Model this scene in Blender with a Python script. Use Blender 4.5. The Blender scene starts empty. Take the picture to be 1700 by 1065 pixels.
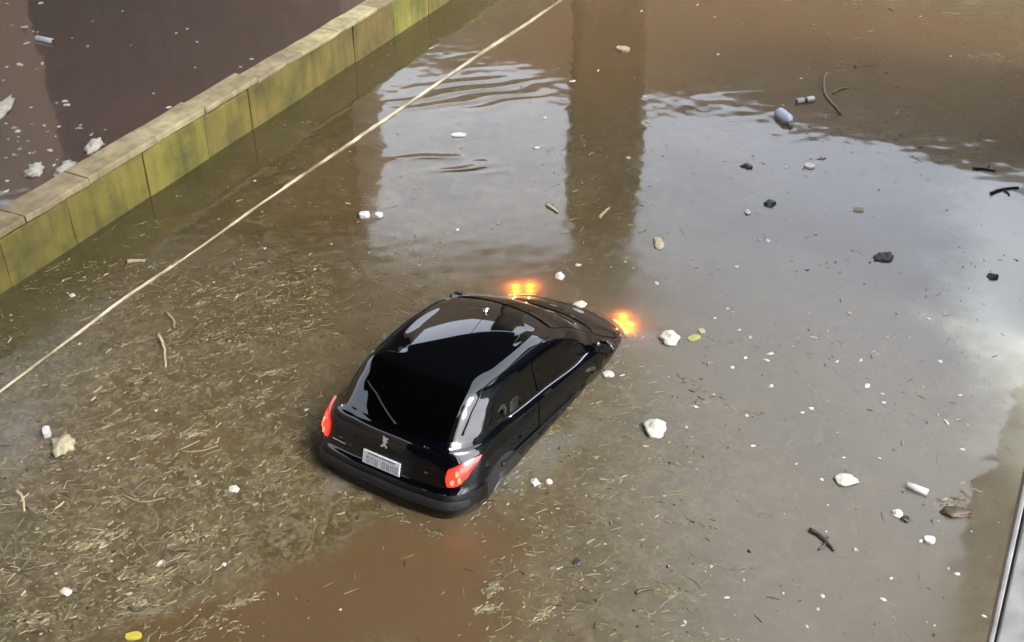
import bpy, bmesh, math, random
import numpy as np
from mathutils import Vector, Matrix, noise as mnoise
random.seed(7); rng = np.random.default_rng(11)
R = math.radians
sc = bpy.context.scene
col = sc.collection

# ------------------------------------------------------------------ camera
FPX, PITCH, CAMH = 1900.0, R(35.0), 7.10
cam_d = bpy.data.cameras.new('camera'); cam = bpy.data.objects.new('camera', cam_d); col.objects.link(cam)
cam.location = (0, 0, CAMH); cam.rotation_euler = (math.pi/2 - PITCH, 0, 0)
cam_d.sensor_fit = 'HORIZONTAL'; cam_d.sensor_width = 36.0; cam_d.lens = 36.0*FPX/1700.0
cam_d.clip_start = 0.05; cam_d.clip_end = 2000
sc.camera = cam
# ------------------------------------------------------------------ sky, sun, exposure
SUN_AZ, SUN_EL = R(118), R(50)          # from +Y towards +X
world = bpy.data.worlds.new('World'); sc.world = world; world.use_nodes = True
wn, wl = world.node_tree.nodes, world.node_tree.links
bg = wn['Background']
sky = wn.new('ShaderNodeTexSky'); sky.sky_type = 'NISHITA'; sky.sun_disc = False
sky.sun_elevation = SUN_EL; sky.sun_rotation = SUN_AZ
sky.air_density = 1.0; sky.dust_density = 1.5; sky.ozone_density = 1.0
hs = wn.new('ShaderNodeHueSaturation'); hs.inputs['Saturation'].default_value = 0.34
wl.new(sky.outputs[0], hs.inputs['Color']); wl.new(hs.outputs[0], bg.inputs['Color'])
bg.inputs['Strength'].default_value = 0.15
sun_d = bpy.data.lights.new('sun', 'SUN'); sun_d.energy = 0.55; sun_d.angle = R(25); sun_d.color = (1, .97, .93)
sun = bpy.data.objects.new('sun', sun_d); col.objects.link(sun)
sdir = Vector((math.sin(SUN_AZ)*math.cos(SUN_EL), math.cos(SUN_AZ)*math.cos(SUN_EL), math.sin(SUN_EL)))
sun.rotation_euler = (-sdir).to_track_quat('-Z', 'Y').to_euler(); sun.location = sdir*40
vs = sc.view_settings
vs.view_transform = 'Standard'; vs.look = 'None'; vs.gamma = 1; vs.exposure = 3.02; vs.use_curve_mapping = False
sc.cycles.use_denoising = True; sc.cycles.max_bounces = 6; sc.cycles.diffuse_bounces = 2; sc.cycles.glossy_bounces = 4; sc.cycles.caustics_reflective = False; sc.cycles.caustics_refractive = False; sc.cycles.use_adaptive_sampling = True; sc.cycles.adaptive_threshold = .03; sc.cycles.transparent_max_bounces = 12
sc.cycles.sample_clamp_indirect = 6

# ------------------------------------------------------------------ helpers
def ray(px, py):
    fw = Vector((0, math.cos(PITCH), -math.sin(PITCH))); up = Vector((0, math.sin(PITCH), math.cos(PITCH)))
    return fw + Vector((1, 0, 0))*((px-850)/FPX) - up*((py-532.5)/FPX)
def at(px, py, z=0.0):                     # point of the horizontal plane z that the photograph shows at this pixel
    d = ray(px, py); t = (z-CAMH)/d.z
    return Vector((0, 0, CAMH)) + d*t
def mpp(px, py):                           # metres per photograph pixel there
    return (at(px, py)-Vector((0, 0, CAMH))).length/FPX
def tag(o, label=None, cat=None, group=None, kind=None):
    if label: o['label'] = label
    if cat: o['category'] = cat
    if group: o['group'] = group
    if kind: o['kind'] = kind
    return o
def mesh_obj(name, verts, faces, mat, parent=None, smooth=True):
    me = bpy.data.meshes.new(name); me.from_pydata([tuple(v) for v in verts], [], faces); me.update()
    if smooth: me.polygons.foreach_set('use_smooth', [True]*len(me.polygons))
    for m in (mat if isinstance(mat, (list, tuple)) else [mat]): me.materials.append(m)
    o = bpy.data.objects.new(name, me); col.objects.link(o)
    if parent: o.parent = parent
    return o
def bm_obj(name, bm, mat, parent=None, smooth=False):
    me = bpy.data.meshes.new(name); bm.normal_update(); bm.to_mesh(me); bm.free()
    if smooth: me.polygons.foreach_set('use_smooth', [True]*len(me.polygons))
    for m in (mat if isinstance(mat, (list, tuple)) else [mat]): me.materials.append(m)
    o = bpy.data.objects.new(name, me); col.objects.link(o)
    if parent: o.parent = parent
    return o
def empty(name, loc=(0, 0, 0)):
    o = bpy.data.objects.new(name, None); o.location = loc; o.empty_display_size = .1; col.objects.link(o); return o
def box_bm(bm, c, s, bev=0.0, rot=None):
    r = bmesh.ops.create_cube(bm, size=1.0)
    vs_ = r['verts']
    for v in vs_: v.co = Vector((v.co.x*s[0], v.co.y*s[1], v.co.z*s[2]))
    if bev:
        e = list({e for v in vs_ for e in v.link_edges})
        rr = bmesh.ops.bevel(bm, geom=e, offset=bev, segments=2, affect='EDGES', profile=.6)
        vs_ = list({v for f in rr['faces'] for v in f.verts} | {v for v in vs_ if v.is_valid})
    for v in vs_:
        if rot: v.co = rot @ v.co
        v.co += Vector(c)
def tube_data(pts, rad, n=8, cap=True):
    pts = [Vector(p) for p in pts]; V = []; F = []
    rads = rad if isinstance(rad, (list, tuple)) else [rad]*len(pts)
    for i, p in enumerate(pts):
        t = (pts[min(i+1, len(pts)-1)]-pts[max(i-1, 0)]).normalized()
        a = t.cross(Vector((0, 0, 1)))
        if a.length < 1e-3: a = Vector((1, 0, 0))
        a.normalize(); b = a.cross(t).normalized()
        for k in range(n):
            th = 2*math.pi*k/n
            V.append(p + (a*math.cos(th)+b*math.sin(th))*rads[i])
    for i in range(len(pts)-1):
        for k in range(n):
            F.append((i*n+k, i*n+(k+1) % n, (i+1)*n+(k+1) % n, (i+1)*n+k))
    if cap:
        F.append(tuple(range(n))[::-1]); F.append(tuple((len(pts)-1)*n+k for k in range(n)))
    return V, F

# ------------------------------------------------------------------ materials
def new_mat(name):
    m = bpy.data.materials.new(name); m.use_nodes = True
    nt = m.node_tree; return m, nt, nt.nodes['Principled BSDF']
def N(nt, typ, **kw):
    n = nt.nodes.new(typ)
    for k, v in kw.items():
        if k.startswith('i_'): n.inputs[k[2:].replace('_', ' ')].default_value = v
        else: setattr(n, k, v)
    return n
def simple(name, c, rough=.5, metal=0, coat=0, spec=.5, emit=None, es=0, var=0, vscale=20, bump=0):
    m, nt, p = new_mat(name)
    p.inputs['Base Color'].default_value = (*c, 1); p.inputs['Roughness'].default_value = rough
    p.inputs['Metallic'].default_value = metal; p.inputs['Coat Weight'].default_value = coat
    p.inputs['Coat Roughness'].default_value = .03; p.inputs['Specular IOR Level'].default_value = spec
    if emit: p.inputs['Emission Color'].default_value = (*emit, 1); p.inputs['Emission Strength'].default_value = es
    tc = N(nt, 'ShaderNodeTexCoord'); nz = N(nt, 'ShaderNodeTexNoise', i_Scale=vscale, i_Detail=5.0)
    nt.links.new(tc.outputs['Object'], nz.inputs['Vector'])
    if var:
        mx = N(nt, 'ShaderNodeMixRGB', blend_type='MULTIPLY'); mx.inputs['Fac'].default_value = 1
        mx.inputs['Color1'].default_value = (*c, 1)
        cr = N(nt, 'ShaderNodeValToRGB'); cr.color_ramp.elements[0].position = .3; cr.color_ramp.elements[1].position = .7
        cr.color_ramp.elements[0].color = (1-var, 1-var, 1-var*1.1, 1); cr.color_ramp.elements[1].color = (1, 1, 1, 1)
        nt.links.new(nz.outputs['Fac'], cr.inputs[0]); nt.links.new(cr.outputs[0], mx.inputs['Color2'])
        nt.links.new(mx.outputs[0], p.inputs['Base Color'])
    if bump:
        b = N(nt, 'ShaderNodeBump'); b.inputs['Strength'].default_value = bump; b.inputs['Distance'].default_value = .01
        nt.links.new(nz.outputs['Fac'], b.inputs['Height']); nt.links.new(b.outputs[0], p.inputs['Normal'])
    return m

def ellipse_mask(nt, warped, px, py, rx, ry, ang, soft):
    """soft elliptic mask on the water plane (world metres), 1 inside"""
    c = at(px, py)
    mp = N(nt, 'ShaderNodeMapping', vector_type='TEXTURE')
    mp.inputs['Location'].default_value = (c.x, c.y, 0); mp.inputs['Rotation'].default_value = (0, 0, ang); mp.inputs['Scale'].default_value = (rx, ry, 1)
    nt.links.new(warped, mp.inputs['Vector'])
    ln = N(nt, 'ShaderNodeVectorMath', operation='LENGTH'); nt.links.new(mp.outputs[0], ln.inputs[0])
    mr = N(nt, 'ShaderNodeMapRange', interpolation_type='SMOOTHSTEP')
    mr.inputs['From Min'].default_value = 1+soft; mr.inputs['From Max'].default_value = 1-soft
    nt.links.new(ln.outputs['Value'], mr.inputs['Value']); return mr.outputs[0]

WALL_A, WALL_B = at(-60, 528), at(760, -8)            # foot of the wall at the waterline
def water_mat(name, gloss, opacity):
    m, nt, p = new_mat(name); nt.nodes.remove(p); L = nt.links.new
    geo = N(nt, 'ShaderNodeNewGeometry')
    flat = N(nt, 'ShaderNodeVectorMath', operation='MULTIPLY'); flat.inputs[1].default_value = (1, 1, 0); L(geo.outputs['Position'], flat.inputs[0])
    pos = flat.outputs[0]
    nz1 = N(nt, 'ShaderNodeTexNoise', i_Scale=.6, i_Detail=4.0 if gloss else 1.0, i_Roughness=.6); L(pos, nz1.inputs['Vector'])
    nz2 = N(nt, 'ShaderNodeTexNoise', i_Scale=3.6, i_Detail=4.0 if gloss else 1.0, i_Roughness=.65, i_Distortion=1.8 if gloss else 0.0); L(pos, nz2.inputs['Vector'])
    sub = N(nt, 'ShaderNodeVectorMath', operation='SUBTRACT'); sub.inputs[1].default_value = (.5, .5, .5)
    L(nz1.outputs['Color'], sub.inputs[0])
    sca = N(nt, 'ShaderNodeVectorMath', operation='SCALE'); sca.inputs['Scale'].default_value = 2.0; L(sub.outputs[0], sca.inputs[0])
    wrp = N(nt, 'ShaderNodeVectorMath', operation='ADD'); L(pos, wrp.inputs[0]); L(sca.outputs[0], wrp.inputs[1])
    warped = wrp.outputs[0] if gloss else pos
    def mix(fac, a, b, bt='MIX'):
        x = N(nt, 'ShaderNodeMixRGB', blend_type=bt)
        for s, v in ((0, fac), (1, a), (2, b)):
            if hasattr(v, 'is_linked') or hasattr(v, 'links'): L(v, x.inputs[s])
            elif s == 0: x.inputs[0].default_value = v
            else: x.inputs[s].default_value = (*v, 1)
        return x.outputs[0]
    def ramp(src, a, b):
        r = N(nt, 'ShaderNodeMapRange', interpolation_type='SMOOTHSTEP'); r.inputs['From Min'].default_value = a; r.inputs['From Max'].default_value = b
        L(src, r.inputs['Value']); return r.outputs[0]
    def mul(a, b):
        x = N(nt, 'ShaderNodeMath', operation='MULTIPLY'); L(a, x.inputs[0])
        if isinstance(b, float): x.inputs[1].default_value = b
        else: L(b, x.inputs[1])
        return x.outputs[0]
    c = mix(ramp(nz1.outputs['Fac'], .35, .65), (.072, .055, .023), (.095, .073, .037))
    c = mix(mul(ramp(nz2.outputs['Fac'], .47, .70), .7), c, (.155, .128, .072))
    c = mix(mul(ramp(nz2.outputs['Fac'], .44, .26), .5), c, (.05, .036, .016))
    red = (.104, .066, .029)
    plumes = [(610, 960, 1.05, .55, R(20), .35), (760, 1000, .6, .7, 0, .4), (360, 1040, .7, .35, R(10), .4), (1300, 50, 4.2, 1.6, R(-5), .4), (1010, 70, 1.6, 2.6, 0, .4),
              (870, 80, .9, .7, 0, .3), (560, 330, .5, 1.2, R(-20), .5), (300, 720, .5, .25, 0, .6)]
    mk = None
    for i, pl in enumerate(plumes if gloss else plumes[:5]):
        e = ellipse_mask(nt, warped, *pl)
        if pl[0] in (560, 300): e = mul(e, .45)
        if mk is None: mk = e
        else:
            x = N(nt, 'ShaderNodeMath', operation='MAXIMUM'); L(mk, x.inputs[0]); L(e, x.inputs[1]); mk = x.outputs[0]
    c = mix(mul(mk, .92), c, red)
    # greyer, silt-laden water to the right, plus painted edge glare
    e = ellipse_mask(nt, warped, 1480, 640, 2.6, 6.0, R(-12), .5); c = mix(mul(e, .55), c, (.118, .106, .078))
    e = ellipse_mask(nt, warped, 1725, 480, .8, 2.4, R(-14), .7); c = mix(mul(e, .85), c, (.62, .65, .54))  # pale glare at the right edge, put into the water colour
    for pl, k_, cc in (((532, 792, .22, .10, R(-25), .5), .8, (.17, .15, .12)), ((905, 760, .12, .75, R(-31), .5), .6, (.15, .14, .12)), ((1075, 590, .35, .2, R(-20), .6), .5, (.15, .14, .12)), ((20, 730, .25, .35, 0, .6), .6, (.15, .13, .125))):
        e = ellipse_mask(nt, warped if gloss else pos, *pl); c = mix(mul(e, k_), c, cc)
    if gloss:
        nz3 = N(nt, 'ShaderNodeTexNoise', i_Scale=11.0, i_Detail=3.0, i_Roughness=.6, i_Distortion=1.5); L(pos, nz3.inputs['Vector'])
        e = ellipse_mask(nt, warped, 200, 800, 2.3, 3.6, R(35), .6); e2_ = ellipse_mask(nt, warped, 980, 820, 1.2, 1.9, R(-15), .6)
        xm = N(nt, 'ShaderNodeMath', operation='MAXIMUM'); L(e, xm.inputs[0]); L(mul(e2_, .5), xm.inputs[1])
        nm = N(nt, 'ShaderNodeMath', operation='SUBTRACT'); nm.inputs[0].default_value = 1.0; L(mk, nm.inputs[1])
        c = mix(mul(mul(mul(ramp(nz3.outputs['Fac'], .42, .68), xm.outputs[0]), nm.outputs[0]), .7), c, (.235, .2, .125))
    # beyond the wall: purplish brown
    sp = N(nt, 'ShaderNodeSeparateXYZ'); L(pos, sp.inputs[0])
    d = (WALL_B-WALL_A).normalized(); nx, ny = -d.y, d.x
    a1 = N(nt, 'ShaderNodeMath', operation='MULTIPLY'); a1.inputs[1].default_value = nx; L(sp.outputs[0], a1.inputs[0])
    a2 = N(nt, 'ShaderNodeMath', operation='MULTIPLY_ADD'); a2.inputs[1].default_value = ny; L(sp.outputs[1], a2.inputs[0]); L(a1.outputs[0], a2.inputs[2])
    off = nx*WALL_A.x+ny*WALL_A.y
    c = mix(ramp(a2.outputs[0], off+.05, off+.15), c, mix(ramp(nz1.outputs['Fac'], .3, .7), (.115, .079, .066), (.098, .077, .060)))
    if not gloss: near = None
    # greenish tint along the wall foot
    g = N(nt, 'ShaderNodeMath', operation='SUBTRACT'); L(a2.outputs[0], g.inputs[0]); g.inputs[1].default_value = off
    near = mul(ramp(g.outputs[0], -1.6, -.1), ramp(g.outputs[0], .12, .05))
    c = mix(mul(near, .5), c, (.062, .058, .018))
    dif = N(nt, 'ShaderNodeBsdfDiffuse'); trl = N(nt, 'ShaderNodeBsdfTranslucent'); L(c, dif.inputs[0]); L(mix(.45, c, (.5, .2, .04)), trl.inputs[0])
    ms = N(nt, 'ShaderNodeMixShader'); ms.inputs[0].default_value = .22; L(dif.outputs[0], ms.inputs[1]); L(trl.outputs[0], ms.inputs[2])
    body = ms.outputs[0]
    if opacity < 1:
        tr = N(nt, 'ShaderNodeBsdfTransparent'); tr.inputs[0].default_value = (.95, .74, .46, 1)
        mo = N(nt, 'ShaderNodeMixShader'); mo.inputs[0].default_value = opacity; L(tr.outputs[0], mo.inputs[1]); L(body, mo.inputs[2]); body = mo.outputs[0]
    out = nt.nodes['Material Output']
    if gloss:
        nzb = N(nt, 'ShaderNodeTexNoise', i_Scale=5.0, i_Detail=0.0, i_Roughness=.5); L(pos, nzb.inputs['Vector'])
        nzb2 = N(nt, 'ShaderNodeTexNoise', i_Scale=1.0, i_Detail=0.0); L(pos, nzb2.inputs['Vector'])
        # wind streak ripples
        mpr = N(nt, 'ShaderNodeMapping'); mpr.inputs['Rotation'].default_value = (0, 0, R(-48)); mpr.inputs['Scale'].default_value = (.35, 1.0, 1); L(pos, mpr.inputs['Vector'])
        nzr = N(nt, 'ShaderNodeTexWave', wave_type='BANDS', bands_direction='Y', wave_profile='SIN'); nzr.inputs['Scale'].default_value = 1.15; nzr.inputs['Distortion'].default_value = 5.0; nzr.inputs['Detail'].default_value = 1.0; nzr.inputs['Detail Scale'].default_value = 1.6; L(mpr.outputs[0], nzr.inputs['Vector'])
        e1 = ellipse_mask(nt, pos, 740, 270, .7, .22, R(-12), .5); e2 = ellipse_mask(nt, pos, 775, 158, 1.0, .5, R(15), .5)
        x = N(nt, 'ShaderNodeMath', operation='MAXIMUM'); L(e1, x.inputs[0]); L(e2, x.inputs[1])
        xx_ = N(nt, 'ShaderNodeMath', operation='MULTIPLY_ADD'); L(x.outputs[0], xx_.inputs[0]); xx_.inputs[1].default_value = .17; xx_.inputs[2].default_value = .007; hr = mul(nzr.outputs['Fac'], xx_.outputs[0])
        ha = N(nt, 'ShaderNodeMath', operation='MULTIPLY_ADD'); L(nzb.outputs['Fac'], ha.inputs[0]); ha.inputs[1].default_value = .03; L(hr, ha.inputs[2])
        hb = N(nt, 'ShaderNodeMath', operation='MULTIPLY_ADD'); L(nzb2.outputs['Fac'], hb.inputs[0]); hb.inputs[1].default_value = .16; L(ha.outputs[0], hb.inputs[2])
        bp = N(nt, 'ShaderNodeBump'); bp.inputs['Strength'].default_value = 1; bp.inputs['Distance'].default_value = .055; L(hb.outputs[0], bp.inputs['Height'])
        fr = N(nt, 'ShaderNodeFresnel'); fr.inputs['IOR'].default_value = 1.54; L(bp.outputs[0], fr.inputs['Normal'])
        gl = N(nt, 'ShaderNodeBsdfGlossy'); L(bp.outputs[0], gl.inputs['Normal'])
        rr = N(nt, 'ShaderNodeMapRange'); rr.inputs['To Min'].default_value = .02; rr.inputs['To Max'].default_value = .09; L(nz2.outputs['Fac'], rr.inputs['Value'])
        film = mul(ramp(sp.outputs[1], 13.2, 8.6), ramp(sp.outputs[0], 4.2, 2.6)); film_m = N(nt, 'ShaderNodeMath', operation='MULTIPLY_ADD'); L(film, film_m.inputs[0]); film_m.inputs[1].default_value = .26; L(rr.outputs[0], film_m.inputs[2]); L(film_m.outputs[0], gl.inputs['Roughness'])
        mg = N(nt, 'ShaderNodeMixShader'); L(fr.outputs[0], mg.inputs[0]); L(body, mg.inputs[1]); L(gl.outputs[0], mg.inputs[2]); body = mg.outputs[0]
    L(body, out.inputs['Surface'])
    return m

M = {}
M['paint'] = simple('black_car_paint', (.0005, .0009, .0014), .5, coat=1.0, spec=.0)
def tide(m):
    # dried mud film along the waterline, with an uneven upper edge
    nt = m.node_tree; p = nt.nodes['Principled BSDF']; L = nt.links.new
    g = N(nt, 'ShaderNodeNewGeometry'); sx = N(nt, 'ShaderNodeSeparateXYZ'); L(g.outputs['Position'], sx.inputs[0])
    nz = N(nt, 'ShaderNodeTexNoise', i_Scale=9.0, i_Detail=5.0, i_Roughness=.65); L(g.outputs['Position'], nz.inputs['Vector'])
    h = N(nt, 'ShaderNodeMath', operation='MULTIPLY_ADD'); L(nz.outputs['Fac'], h.inputs[0]); h.inputs[1].default_value = -.22; L(sx.outputs[2], h.inputs[2])
    r = N(nt, 'ShaderNodeMapRange', interpolation_type='SMOOTHSTEP'); r.inputs['From Min'].default_value = -.035; r.inputs['From Max'].default_value = -.085; r.inputs['To Max'].default_value = .5; L(h.outputs[0], r.inputs['Value'])
    mx = N(nt, 'ShaderNodeMixRGB'); L(r.outputs[0], mx.inputs[0]); mx.inputs[2].default_value = (.045, .035, .02, 1)
    src = p.inputs['Base Color'].links[0].from_socket if p.inputs['Base Color'].links else None
    if src: L(src, mx.inputs[1])
    else: mx.inputs[1].default_value = p.inputs['Base Color'].default_value
    L(mx.outputs[0], p.inputs['Base Color'])
    c = N(nt, 'ShaderNodeMapRange'); c.inputs['From Max'].default_value = .5; c.inputs['To Min'].default_value = p.inputs['Coat Weight'].default_value; c.inputs['To Max'].default_value = .15*p.inputs['Coat Weight'].default_value
    L(r.outputs[0], c.inputs['Value']); L(c.outputs[0], p.inputs['Coat Weight'])
tide(M['paint'])
M['glass'] = simple('tinted_car_glass', (.0004, .0004, .0005), .02, spec=.5)
M['plastic'] = simple('black_plastic', (.0015, .0015, .0017), .42, var=.2, spec=.25)
tide(M['plastic'])
M['rubber'] = simple('black_rubber', (.002, .002, .002), .6)
M['chrome'] = simple('bright_trim', (.75, .76, .78), .18, metal=1)
M['trim'] = simple('window_trim_metal', (.55, .56, .56), .16, metal=1)
M['plate'] = simple('plate_grey', (.5, .52, .55), .45, var=.1)
M['ink'] = simple('plate_ink', (.14, .14, .16), .6)
M['red_on'] = simple('lit_tail_lens', (.3, .006, .004), .25, coat=.2, emit=(1, .02, .01), es=.5)
M['red_hot'] = simple('tail_bulb', (.8, .1, .05), .2, emit=(1, .06, .03), es=.75)
M['red_dim'] = simple('dim_red_lens', (.2, .016, .01), .2, coat=.3, emit=(1, .05, .03), es=.05)
M['head'] = simple('lit_headlamp', (.9, .75, .5), .15, emit=(1, .45, .08), es=1.3)
M['lens'] = simple('clear_lamp_lens', (.35, .37, .4), .08, coat=1)
M['foam'] = simple('white_foam', (.38, .365, .31), .8, var=.35, vscale=22, bump=.5)
M['cream'] = simple('cream_foam', (.26, .23, .15), .85, var=.4, vscale=25, bump=.5)
M['white'] = simple('white_plastic', (.38, .38, .365), .4, var=.2, vscale=30)
M['bluewhite'] = simple('bluish_white_plastic', (.38, .42, .50), .3, var=.2, vscale=14)
M['straw'] = simple('dry_straw', (.15, .125, .066), .8, var=.5, vscale=3)
M['pale_straw'] = simple('pale_straw', (.25, .215, .13), .8, var=.4, vscale=3)
M['olive'] = simple('olive_stalk', (.105, .095, .034), .8, var=.4, vscale=3)
M['bark'] = simple('wet_dark_bark', (.016, .012, .007), .5, var=.4, vscale=14, bump=.5)
M['brownlump'] = simple('wet_brown_clod', (.05, .03, .013), .6, var=.5, vscale=12, bump=.6)
M['leaf'] = simple('yellow_green_leaf', (.2, .21, .04), .5, var=.3)
M['yellow'] = simple('yellow_scrap', (.3, .25, .025), .5, var=.2)
M['darkgrey'] = simple('dark_grey_scrap', (.022, .023, .025), .6, var=.4, bump=.4)

def rope_mat():
    m, nt, p = new_mat('weathered_rope'); L = nt.links.new
    tc = N(nt, 'ShaderNodeTexCoord'); nz = N(nt, 'ShaderNodeTexNoise', i_Scale=1.6, i_Detail=6.0); L(tc.outputs['Object'], nz.inputs['Vector'])
    cr = N(nt, 'ShaderNodeValToRGB'); e = cr.color_ramp.elements
    e[0].position = .36; e[0].color = (.09, .07, .033, 1); e[1].position = .66; e[1].color = (.36, .31, .22, 1)
    L(nz.outputs['Fac'], cr.inputs[0]); L(cr.outputs[0], p.inputs['Base Color']); p.inputs['Roughness'].default_value = .8
    return m
M['rope'] = rope_mat()
def wall_mat(name, cols, seed):
    m, nt, p = new_mat(name); L = nt.links.new
    geo = N(nt, 'ShaderNodeNewGeometry'); oi = N(nt, 'ShaderNodeObjectInfo')
    add = N(nt, 'ShaderNodeVectorMath', operation='ADD'); L(geo.outputs['Position'], add.inputs[0]); add.inputs[1].default_value = (seed, 0, 0)
    n1 = N(nt, 'ShaderNodeTexNoise', i_Scale=1.5, i_Detail=7.0, i_Roughness=.62); L(add.outputs[0], n1.inputs['Vector'])
    mpv = N(nt, 'ShaderNodeMapping'); mpv.inputs['Scale'].default_value = (7, 7, .9); L(add.outputs[0], mpv.inputs['Vector'])
    n2 = N(nt, 'ShaderNodeTexNoise', i_Scale=1.0, i_Detail=5.0); L(mpv.outputs[0], n2.inputs['Vector'])
    cr = N(nt, 'ShaderNodeValToRGB'); el = cr.color_ramp.elements
    el[0].position = .33; el[0].color = (*cols[0], 1); el[1].position = .68; el[1].color = (*cols[2], 1)
    k = el.new(.5); k.color = (*cols[1], 1)
    L(n1.outputs['Fac'], cr.inputs[0])
    mx = N(nt, 'ShaderNodeMixRGB', blend_type='MULTIPLY'); mx.inputs[0].default_value = .7
    c2 = N(nt, 'ShaderNodeValToRGB'); c2.color_ramp.elements[0].position = .3; c2.color_ramp.elements[0].color = (.45, .43, .35, 1); c2.color_ramp.elements[1].position = .6
    L(n2.outputs['Fac'], c2.inputs[0]); L(cr.outputs[0], mx.inputs[1]); L(c2.outputs[0], mx.inputs[2])
    hv = N(nt, 'ShaderNodeHueSaturation'); mr = N(nt, 'ShaderNodeMapRange'); mr.inputs['To Min'].default_value = .8; mr.inputs['To Max'].default_value = 1.2
    L(oi.outputs['Random'], mr.inputs['Value']); L(mr.outputs[0], hv.inputs['Value'])
    mh = N(nt, 'ShaderNodeMapRange'); mh.inputs['To Min'].default_value = .487; mh.inputs['To Max'].default_value = .525; L(oi.outputs['Random'], mh.inputs['Value']); L(mh.outputs[0], hv.inputs['Hue'])
    L(mx.outputs[0], hv.inputs['Color']); L(hv.outputs[0], p.inputs['Base Color']); p.inputs['Roughness'].default_value = .8
    b = N(nt, 'ShaderNodeBump'); b.inputs['Distance'].default_value = .02; b.inputs['Strength'].default_value = .6; L(n1.outputs['Fac'], b.inputs['Height']); L(b.outputs[0], p.inputs['Normal'])
    return m
M['mosswall'] = wall_mat('mossy_render', ((.045, .038, .005), (.095, .076, .009), (.135, .10, .018)), 3.0)
M['coping'] = wall_mat('lichen_coping', ((.13, .108, .055), (.21, .175, .095), (.29, .245, .145)), 9.0)
M['concrete'] = wall_mat('brown_concrete', ((.10, .075, .05), (.15, .11, .075), (.2, .15, .1)), 5.0)
M['earth'] = wall_mat('earth_bank', ((.08, .055, .025), (.12, .08, .04), (.14, .105, .05)), 1.0)
M['darkcol'] = simple('dark_blue_paint', (.02, .02, .035), .5, var=.3)
M['post'] = simple('pale_grey_metal', (.62, .63, .64), .42, var=.4, vscale=5)

# ------------------------------------------------------------------ setting: water, bank, viaduct
def sheet(name, z, mat, s=450, parent=None):
    return mesh_obj(name, [(-s, -60, z), (s, -60, z), (s, s, z), (-s, s, z)], [(0, 1, 2, 3)], mat, parent, False)
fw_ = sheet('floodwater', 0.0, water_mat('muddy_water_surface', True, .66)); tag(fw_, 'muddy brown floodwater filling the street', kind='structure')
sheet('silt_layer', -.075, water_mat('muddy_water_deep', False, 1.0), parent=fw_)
gnd = mesh_obj('ground', [(-460, -70, -1.2), (460, -70, -1.2), (460, 460, -1.2), (-460, 460, -1.2)], [(0, 1, 2, 3)], M['earth'], None, False)
tag(gnd, 'street bed under the floodwater', kind='structure')

# far earth bank that the water mirrors above the frame
xs = np.linspace(-160, 200, 73); prof = []
V = []; F = []
for i, x in enumerate(xs):
    px = 850+x/75*FPX*.82
    h = 26.3 - 2.6*max(0, min(1, (6-x)/3)) + 1.2*mnoise.noise(Vector((x*.05, 3, 0))) + .8*mnoise.noise(Vector((x*.23, 7, 0)))
    if x > 14: h += min(9, (x-14)*.28)
    if x < -10: h += min(10, (-10-x)*.5)
    for k, (yy, zz) in enumerate(((62, -.3), (66, h*.45), (74, h), (95, h*.92), (140, -.3))):
        V.append((x, yy+1.5*mnoise.noise(Vector((x*.1, k*2.1, 1))), zz))
for i in range(len(xs)-1):
    for k in range(4):
        a = i*5+k; F.append((a, a+5, a+6, a+1))
b0 = len(V); ys_ = np.linspace(-30, 92, 30)                 # unseen left arm of the bank, added to darken the car's tailgate
for i, y in enumerate(ys_):
    h = 19+1.5*mnoise.noise(Vector((y*.07, 9, 0)))+.8*mnoise.noise(Vector((y*.3, 2, 0)))
    for k, (xx, zz) in enumerate(((-30, -.3), (-33, h*.5), (-39, h), (-60, h*.9), (-90, -.3))): V.append((xx+1.2*mnoise.noise(Vector((y*.12, k*1.7, 5))), y, zz))
for i in range(len(ys_)-1):
    for k in range(4):
        a = b0+i*5+k; F.append((a, a+1, a+6, a+5))
hl = mesh_obj('hillside', V, F, M['earth']); tag(hl, 'brown earth bank beyond the flooded street, with an unseen arm added at left', kind='structure')

# viaduct: deck overhead on the left, one pier, an abutment; only its mirror image is in view
via = empty('viaduct', (2.4, 30, 0)); tag(via, 'brown concrete viaduct mirrored in the floodwater above the car', 'viaduct')
def via_part(name, bm):
    o = bm_obj(name, bm, M['concrete']); o.parent = via; o.matrix_parent_inverse = Matrix.Translation((-2.4, -30, 0)); return o
def prism(bm, poly, z0, z1):
    a = [bm.verts.new((x, y, z0)) for x, y in poly]; b = [bm.verts.new((x, y, z1)) for x, y in poly]
    n = len(poly); bm.faces.new(a[::-1]); bm.faces.new(b)
    for i in range(n): bm.faces.new((a[i], a[(i+1) % n], b[(i+1) % n], b[i]))
bm = bmesh.new(); prism(bm, [(3.6, 27.6), (2.6, 14), (-2.5, -8), (-17, -8), (-12.5, 14), (-12, 27.6)], 10.0, 11.1); via_part('deck', bm)
bm = bmesh.new(); prism(bm, [(3.75, 27.7), (3.45, 27.7), (2.45, 14), (-2.65, -8), (-2.35, -8), (2.75, 14)], 11.1, 12.0); via_part('parapet', bm)
bm = bmesh.new(); box_bm(bm, (2.5, 28.4, 4.5), (1.85, 1.5, 10.9), .12); via_part('pier', bm)
bm = bmesh.new(); prism(bm, [(-4.25, 27.7), (-4.25, 34), (-12, 34), (-12, 27.7)], -1, 9.95); via_part('abutment', bm)

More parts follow.
